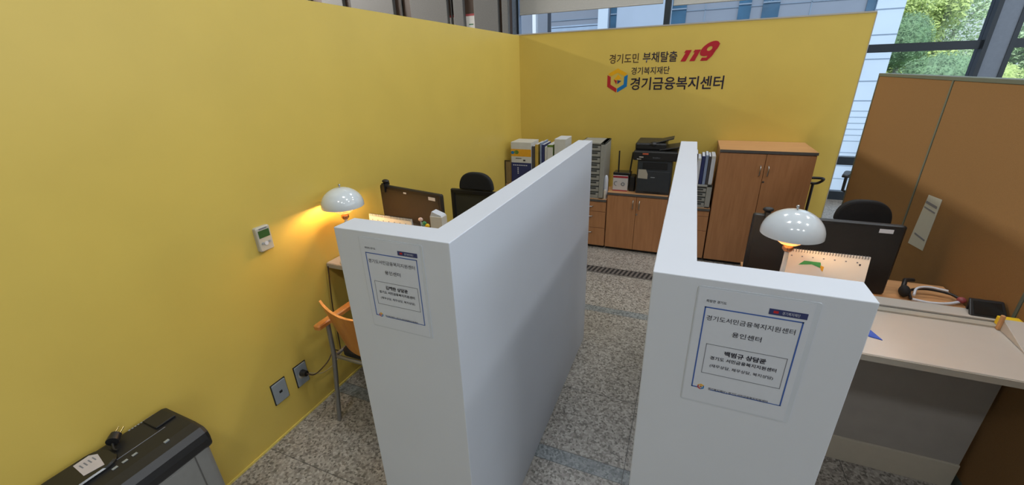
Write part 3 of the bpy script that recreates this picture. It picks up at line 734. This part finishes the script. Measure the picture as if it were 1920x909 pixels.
# ================================================================== CABINETS AT THE BACK
def handle(x, z, y, m=m_metal):
    return MB().tube([(x, y, z-.045), (x, y-.022, z-.035), (x, y-.024, z), (x, y-.022, z+.035), (x, y, z+.045)], .005, 8)
def door_cabinet(name, x0, x1, yf, h, label, hz, wide_top=.0):
    t = thing(name, label, 'cabinet', ((x0+x1)/2, yf+.25, 0))
    MB().box(x0, x1, yf+.018, YB-.006, .03, h-.025).build('body', m_beech, t)
    MB().box(x0+.01, x1-.01, yf+.03, YB-.02, 0, .03).build('plinth', m_darkbase, t)
    tp = MB().box(x0-wide_top, x1+wide_top, yf-.004, YB-.004, h-.024, h).build('top', m_beech_top, t)
    MB().box(x0-wide_top, x1+wide_top, yf-.007, yf-.004, h-.024, h).build('top_edging', m_edge, tp)
    xm = (x0+x1)/2
    for a, b, hx in ((x0+.002, xm-.002, xm-.032), (xm+.002, x1-.002, xm+.032)):
        d = MB().box(a, b, yf, yf+.018, .032, h-.03).build('door', m_beech, t, .0015)
        handle(hx, hz, yf).build('handle', m_metal, d)
    MB().cyl((xm+.012, yf-.003, hz-.10), (xm+.012, yf, hz-.10), .009).build('lock', m_metal, t)
    return t
def drawer_cabinet(x0, x1, yf, h, label, rows):
    t = thing('drawer_cabinet', label, 'cabinet', ((x0+x1)/2, yf+.25, 0))
    MB().box(x0, x1, yf+.018, YB-.006, .03, h-.025).build('body', m_beech, t)
    MB().box(x0+.01, x1-.01, yf+.03, YB-.02, 0, .03).build('plinth', m_darkbase, t)
    tp = MB().box(x0, x1, yf-.004, YB-.004, h-.024, h).build('top', m_beech_top, t)
    MB().box(x0, x1, yf-.007, yf-.004, h-.024, h).build('top_edging', m_edge, tp)
    z = .032
    for a, b in rows:
        d = MB().box(x0+.002, x1-.002, yf, yf+.018, a, b).build('drawer', m_beech, t, .0015)
        xm = (x0+x1)/2; zm = b-.05
        MB().tube([(xm-.05, yf, zm), (xm-.04, yf-.02, zm), (xm+.04, yf-.02, zm), (xm+.05, yf, zm)], .005, 8).build('handle', m_metal, d)
    return t
YF = 4.64
door_cabinet('low_cabinet', 1.176, 1.772, YF, .645, 'low beech cabinet with two doors under the copier', .53)
drawer_cabinet(.79, 1.168, YF, .56, 'beech drawer unit under the tall grey tray tower', [(.032, .235), (.239, .42), (.424, .53)])
drawer_cabinet(1.785, 2.165, YF, .555, 'beech drawer unit squeezed beside the tall cabinet', [(.032, .32), (.324, .47), (.474, .525)])
door_cabinet('low_cabinet', .012, .782, YF, .645, 'low beech cabinet in the back corner carrying the binders', .53)
door_cabinet('tall_cabinet', 2.175, 2.925, YF, 1.128, 'tall beech cabinet with two doors, right of the sign wall', .95, .004)

# grey tray tower and small tray stack
def tray_tower(x0, x1, y0, z0, n, dz, label, depth=.34, bodym=None):
    t = thing('tray_tower', label, 'tray tower', ((x0+x1)/2, y0+depth/2, z0))
    h = n*dz+.03
    MB().box(x0, x0+.012, y0, y0+depth, z0, z0+h).box(x1-.045, x1, y0, y0+depth, z0, z0+h).box(x0, x1, y0+depth-.01, y0+depth, z0, z0+h).box(x0, x1, y0, y0+depth, z0+h-.015, z0+h).box(x0, x1, y0, y0+depth, z0, z0+.012).build('casing', m_tray, t, .002)
    for k in range(n):
        z = z0+.014+k*dz
        d = MB().box(x0+.014, x1-.048, y0+.004, y0+depth-.02, z, z+dz-.016).build('tray', m_tray, t, .002)
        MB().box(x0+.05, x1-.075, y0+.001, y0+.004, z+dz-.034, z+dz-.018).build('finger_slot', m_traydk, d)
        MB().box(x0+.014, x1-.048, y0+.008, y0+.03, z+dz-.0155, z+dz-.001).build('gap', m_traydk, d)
    return t
tray_tower(.855, 1.122, 4.66, .561, 9, .0615, 'tall grey plastic tray tower with nine trays')
tray_tower(1.86, 2.155, 4.66, .556, 4, .048, 'short grey four-tray stack beside the tall cabinet')

# ================================================================== COPIER
t = thing('copier', 'dark grey multifunction copier on the low cabinet', 'copier', (1.61, 4.9, .645))
z0 = .645
MB().box(1.448, 1.775, 4.69, 5.10, z0, .985).build('body', m_printer, t, .008)
MB().box(1.40, 1.815, 4.675, 5.12, .985, 1.075).build('scanner_bed', m_black, t, .010)
MB().box(1.405, 1.70, 4.75, 5.12, 1.075, 1.145).build('document_feeder', m_black, t, .015)
MB().prism([(1.64, 4.72, 1.076), (1.83, 4.74, 1.108), (1.83, 5.02, 1.108), (1.64, 5.02, 1.076)], (0, 0, .012)).build('paper_tray', m_black, t, .003)
MB().prism([(1.54, 4.74, 1.125), (1.76, 4.80, 1.18), (1.76, 4.98, 1.18), (1.54, 4.98, 1.125)], (0, 0, .012)).build('input_tray', m_black, t, .003)
MB().ell((1.58, 4.80, 1.13), (.05, .06, .03), 16, 8).build('feeder_bulge', m_black, t)
MB().box(1.50, 1.735, 4.686, 4.70, .90, .965).build('output_slot', m_blackgloss, t)
MB().box(1.46, 1.765, 4.684, 4.69, .665, .88).build('front_door', m_printer, t, .003)
MB().box(1.53, 1.69, 4.681, 4.684, .662, .672).build('drawer_grip', m_black, t)
MB().prism([(1.462, 4.683, .895), (1.535, 4.683, .895), (1.555, 4.683, .85), (1.555, 4.683, .80), (1.462, 4.683, .805)], (0, -.001, 0)).build('white_notice', m_creamedge, t)
MB().box(1.585, 1.625, 4.682, 4.684, .815, .822).build('badge', m_plate, t)
MB().box(1.49, 1.545, 4.672, 4.675, 1.045, 1.058).build('orange_label', mat('orange red label', (.62, .12, .05), .5, noise=.05), t)
MB().box(1.46, 1.50, 4.672, 4.675, 1.015, 1.024).build('pale_label', m_cream, t)
MB().box(1.44, 1.48, 4.672, 4.675, .995, 1.002).build('pale_label', m_cream, t)
text('maker_text', 'brother', 1.59, 1.01, .016, .07, m_greyink, t, 4.6735)

# router on its box, small items
t = thing('router_box', 'white and red product box on the low cabinet, beneath the router', 'box', (1.285, 4.8, .645))
MB().box(1.212, 1.362, 4.72, 4.90, .645, .81).build('carton', mat('white card', (.55, .53, .53), .6, noise=.03), t)
m_rb = mat('dark red band', (.32, .02, .035), .5, noise=.05)
for a, b in ((.785, .805), (.645, .656)): MB().box(1.2115, 1.3625, 4.7185, 4.72, a, b).build('red_band', m_rb, t)
MB().tube([(1.245+.02*math.cos(a), 4.7175, .725+.022*math.sin(a)) for a in [k*.5+1 for k in range(9)]], .003, 6).tube([(1.315+.016*math.cos(a), 4.7175, .722+.016*math.sin(a)) for a in [k*.63 for k in range(11)]], .004, 6).build('printed_picture', m_greyink, t)
t = thing('wireless_router', 'black wireless router with two upright antennas on a box', 'router', (1.29, 4.8, .81))
MB().rbox(1.205, 1.385, 4.73, 4.86, .81, .838, .015).build('housing', m_blackgloss, t)
MB().cyl((1.243, 4.85, .835), (1.238, 4.86, 1.04), .0075, 10).build('antenna', m_black, t)
MB().cyl((1.362, 4.85, .835), (1.378, 4.86, 1.03), .0075, 10).build('antenna', m_black, t)
tag(MB().rbox(1.375, 1.43, 4.74, 4.88, .645, .80, .01).build('power_adapter', m_black), 'black upright power adapter between router box and copier', 'adapter')
t = thing('white_dispenser', 'slim white bottle standing beside the grey tray tower', 'bottle', (1.145, 4.72, .56))
MB().lathe([(.0005, 0), (.020, 0), (.022, .01), (.022, .20), (.015, .235), (.010, .245), (.0005, .25)], (1.143, 4.705, .56), 24).build('bottle_body', m_paper, t)
MB().lathe([(.016, .0), (.016, .09), (.010, .10)], (1.143, 4.672, .56), 16, cap=True).build('front_tube', m_cream, t)

# ================================================================== BINDERS
def binder(x0, x1, y0, z0, z1, m, label, depth=.24, bands=(), lean=0, name='binder', group='files standing on the back cabinets', cat='binder'):
    t = thing(name, label, cat, ((x0+x1)/2, y0+depth/2, z0), 0, group)
    T_ = Matrix.Translation((x0, 0, z0)) @ Matrix.Rotation(lean, 4, 'Y') @ Matrix.Translation((-x0, 0, -z0))
    MB().box(x0, x1, y0, y0+depth, z0, z1, T_).build('cover', m, t, .003)
    MB().box(x0+.004, x1-.004, y0+.01, y0+depth+.003, z0+.004, z1+.0015, T_).build('pages', m_paper, t)
    for k, (a, b, bm) in enumerate(bands):
        MB().box(x0+.001, x1-.001, y0-.0015, y0, z0+(z1-z0)*a, z0+(z1-z0)*b, T_).build('spine_label', bm, t)
    return t
m_bw = mat('white binder card', (.58, .58, .55), .5, noise=.03)
m_bn = mat('navy binder card', (.02, .03, .12), .5, noise=.05)
m_bg = mat('green binder card', (.12, .20, .03), .5, noise=.2)
m_bs = mat('steel blue binder card', (.22, .28, .42), .5, noise=.08)
m_bd = mat('charcoal binder card', (.06, .055, .06), .5, noise=.1)
m_bm = mat('ochre binder card', (.45, .30, .06), .5, noise=.08)
zc = .646
def leaflet_box(): 
    t = thing('document_box', 'white and navy document box with orange band, in the back corner', 'box', (.19, 4.8, zc))
    MB().box(.075, .315, 4.68, 4.93, zc, 1.12).build('carton', m_bw, t, .003)
    MB().box(.076, .314, 4.6785, 4.68, .965, 1.045).build('orange_band', m_orange, t)
    MB().ell((.095, 4.6785, 1.005), (.02, .001, .018), 12, 6).build('blue_dot', m_lblue, t)
    MB().ell((.14, 4.6785, 1.01), (.028, .001, .022), 12, 6).build('green_dot', m_bg, t)
    MB().box(.076, .314, 4.6785, 4.68, zc, .895).build('navy_panel', m_bn, t)
    for k in range(8): MB().box(.098+k*.022, .112+k*.022, 4.677, 4.6786, .862, .872).build('white_print', m_paper, t)
    for k in range(4): MB().box(.150, .162, 4.677, 4.6786, .77+k*.02, .782+k*.02).build('white_print', m_paper, t)
    MB().box(.22, .245, 4.677, 4.6786, .915, .93).box(.13, .2, 4.677, 4.6786, .94, .946).build('small_print', m_ink, t)
leaflet_box()
binder(.320, .352, 4.69, zc, 1.08, m_bd, 'charcoal binder directly right of the orange-banded box')
binder(.356, .392, 4.69, zc, 1.10, m_bm, 'ochre file right of the charcoal binder', lean=.0)
binder(.412, .430, 4.69, zc, 1.12, m_bs, 'thin steel blue file in the back corner row')
binder(.434, .462, 4.69, zc, 1.10, m_bn, 'navy file in the back corner row')
binder(.468, .492, 4.69, zc, 1.08, m_bw, 'narrow white file right of the navy file, back corner row')
binder(.495, .560, 4.69, zc, 1.10, m_bg, 'file with dark green picture label, back corner row', bands=((.6, .95, m_bw), (.3, .6, m_green)))
binder(.575, .700, 4.69, zc, 1.165, m_bw, 'tallest wide white binder just above the left partition edge')
bz = .556+4*.048+.03+.001
for x0, x1, h, m, lab in ((1.955, 1.995, .29, m_bd, 'dark binder on the four-tray stack, nearest the right partition'), (1.998, 2.028, .25, m_bw, 'pale grey file, second from left on the four-tray stack'),
                          (2.031, 2.060, .27, m_bn, 'navy file in the middle on the four-tray stack'), (2.063, 2.088, .28, m_bs, 'light blue file on the four-tray stack'),
                          (2.091, 2.112, .27, m_bd, 'thin charcoal file on the four-tray stack'), (2.115, 2.150, .275, m_bw, 'white file on the four-tray stack, touching the tall cabinet side')):
    binder(x0, x1, 4.69, bz, bz+h, m, lab, depth=.22, group='files on the four-tray stack', bands=((.05, .9, m_paper),) if m is m_bw else ())
# frame-shaped stand next to the document box
t = thing('book_stand', 'dark-edged brown board leaning by the wall, left of the document box', 'stand', (.20, 4.3, 0))
mb = MB(); mb.box(-.005, .24, 4.62, 4.635, .646, .93)
t2 = MB().box(.008, .070, 4.66, 4.68, zc, .915).build('board', mat('brown board', (.22, .15, .06), .6, noise=.05), t)
MB().box(.006, .012, 4.652, 4.66, zc, .92).box(.006, .072, 4.652, 4.66, .913, .92).build('dark_edge', m_black, t)

# ================================================================== HAND CART, FLOOR GRATE
t = thing('hand_cart', 'black loop-handled hand cart standing beside the tall cabinet', 'cart', (3.03, 4.95, 0))
MB().tube(arc([(2.955, 4.97, .80), (2.955, 4.93, .845), (2.97, 4.90, .855), (3.06, 4.90, .855), (3.085, 4.93, .835), (3.06, 4.955, .80), (3.02, 4.96, .79), (2.955, 4.97, .80)], 30), .012, 10).build('handle', m_black, t)
MB().cyl((3.02, 4.96, .02), (3.02, 4.96, .79), .012).build('pole', m_black, t)
MB().box(2.94, 3.10, 4.80, 5.0, .03, .045).build('platform', m_black, t)
for x in (2.945, 3.095): MB().cyl((x-.01, 4.99, .04), (x+.01, 4.99, .04), .04).build('wheel', m_black, t)
t = thing('floor_drain', 'long dark slotted drain grating across the floor', 'drain grating', (1.5, 4.1, 0))
MB().box(.0, 3.2, 4.045, 4.165, .0005, .002).build('channel', m_shadetrim, t)
mb = MB(); x = .01
while x < 3.17:
    mb.prism([(x, 4.05, .002), (x+.020, 4.05, .002), (x+.045, 4.16, .002), (x+.025, 4.16, .002)], (0, 0, .003)); x += .042
mb.build('slats', m_greymetal, t, kind='stuff')
MB().box(0, 3.2, 4.036, 4.046, .0005, .005).box(0, 3.2, 4.164, 4.174, .0005, .005).build('rim', m_greymetal, t)

# ================================================================== SMALL THINGS ON THE DESKS
t = thing('headset', 'black and white headset lying on the beech staff desk', 'headset', (3.05, 2.80, .74))
def dz(px, py, z=.74): return (px, py, z)
band = arc([(2.995, 2.77, .752), (3.02, 2.85, .76), (3.09, 2.88, .765), (3.17, 2.86, .765), (3.20, 2.82, .76)], 24)
MB().tube(band, .0065, 8).build('headband', m_black, t)
MB().tube(arc([(3.00, 2.765, .752), (3.06, 2.755, .750), (3.13, 2.765, .752), (3.195, 2.80, .756)], 20), .007, 8).build('white_side', m_paper, t)
MB().tube(arc([(3.005, 2.775, .770), (3.035, 2.835, .782), (3.09, 2.862, .785), (3.16, 2.85, .782)], 20), .0055, 8).build('white_band', m_paper, t)
MB().ell((2.975, 2.80, .775), (.022, .03, .03), 14, 8).build('ear_cup', m_blackfab, t)
MB().tube([(2.97, 2.81, .79), (2.99, 2.86, .81), (3.03, 2.88, .805)], .010, 8).build('microphone_boom', m_black, t)
MB().ell((3.195, 2.80, .765), (.018, .018, .015), 12, 8).build('ear_cup', mat('dull red plastic', (.25, .05, .06), .5, noise=.05), t)
t = thing('card_terminal', 'black slanted card terminal on the counter ledge at the foot of the tan screen', 'terminal', (3.15, 2.55, .8275))
MB().prism([(3.085, 2.515, .8275), (3.208, 2.515, .8275), (3.208, 2.575, .880), (3.095, 2.575, .880), ][:4], (0, .012, -.001)).build('body', m_black, t, .004)
MB().prism([(3.10, 2.522, .8345), (3.195, 2.522, .8345), (3.195, 2.568, .8745), (3.105, 2.568, .8745)], (0, -.0012, .001)).build('screen', m_blackgloss, t)
MB().box(3.10, 3.20, 2.575, 2.584, .8275, .876).build('rear_foot', m_black, t)
tag(MB().box(3.150, 3.216, 2.458, 2.488, .8235, .858).build('folder', m_yellowpad, None, .002), 'bright yellow card block on the counter ledge, right edge of the frame', 'card block')
t = thing('leaflet_holder', 'cream wedge-shaped leaflet holder with wooden edge strip', 'holder', (3.18, 2.40, .815))
MB().prism([(3.150, 2.450, .8165), (3.150, 2.450, .862), (3.140, 2.27, .818), (3.140, 2.27, .816)], (.065, 0, 0)).build('body', m_cream, t, .001)
MB().box(3.139, 3.1495, 2.438, 2.453, .8165, .880).build('wood_strip', m_beech_top, t, .002)
t = tag(MB().prism([(2.60, 2.23, .8155), (2.695, 2.20, .8155), (2.665, 2.30, .8155), (2.60, 2.33, .8155)], (0, 0, .003)).build('leaflet', m_bluecard), 'royal blue leaflet on the cream counter beside the right partition', 'leaflet')
t = thing('tissue_box', 'small upright white box in the left booth, beside the calendar', 'box', (.735, 2.1, .835))
MB().box(.70, .772, 2.09, 2.14, .836, 1.165).build('carton', mat('cream white card', (.60, .57, .52), .6, noise=.02), t, .002)
MB().prism([(.702, 2.092, 1.165), (.770, 2.092, 1.165), (.765, 2.092, 1.172), (.712, 2.092, 1.190)], (0, .045, 0)).build('top_flap', m_paper, t)
t = thing('pen_cup', 'pen cup with pink, green and yellow topped pens before the left monitor', 'pen cup', (.60, 2.17, .835))
MB().lathe([(.0005, .002), (.034, .002), (.036, .10), (.033, .10), (.031, .006), (.0005, .006)], (.60, 2.17, .835), 28).build('cup', m_paper, t)
for dx, dz, m in ((-.018, .272, mat('pale pink topper', (.62, .45, .40), .6, noise=.03)), (.004, .252, m_green), (.022, .240, m_yellowpad), (-.004, .245, mat('teal topper', (.20, .36, .33), .6, noise=.03))):
    p = MB().tube([(.60+dx*.4, 2.17, .845), (.60+dx, 2.172, .835+dz)], .0035, 8).build('pen', m_paper, t)
    MB().ell((.60+dx, 2.172, .835+dz), (.014, .010, .012), 14, 8).build('topper', m, p)
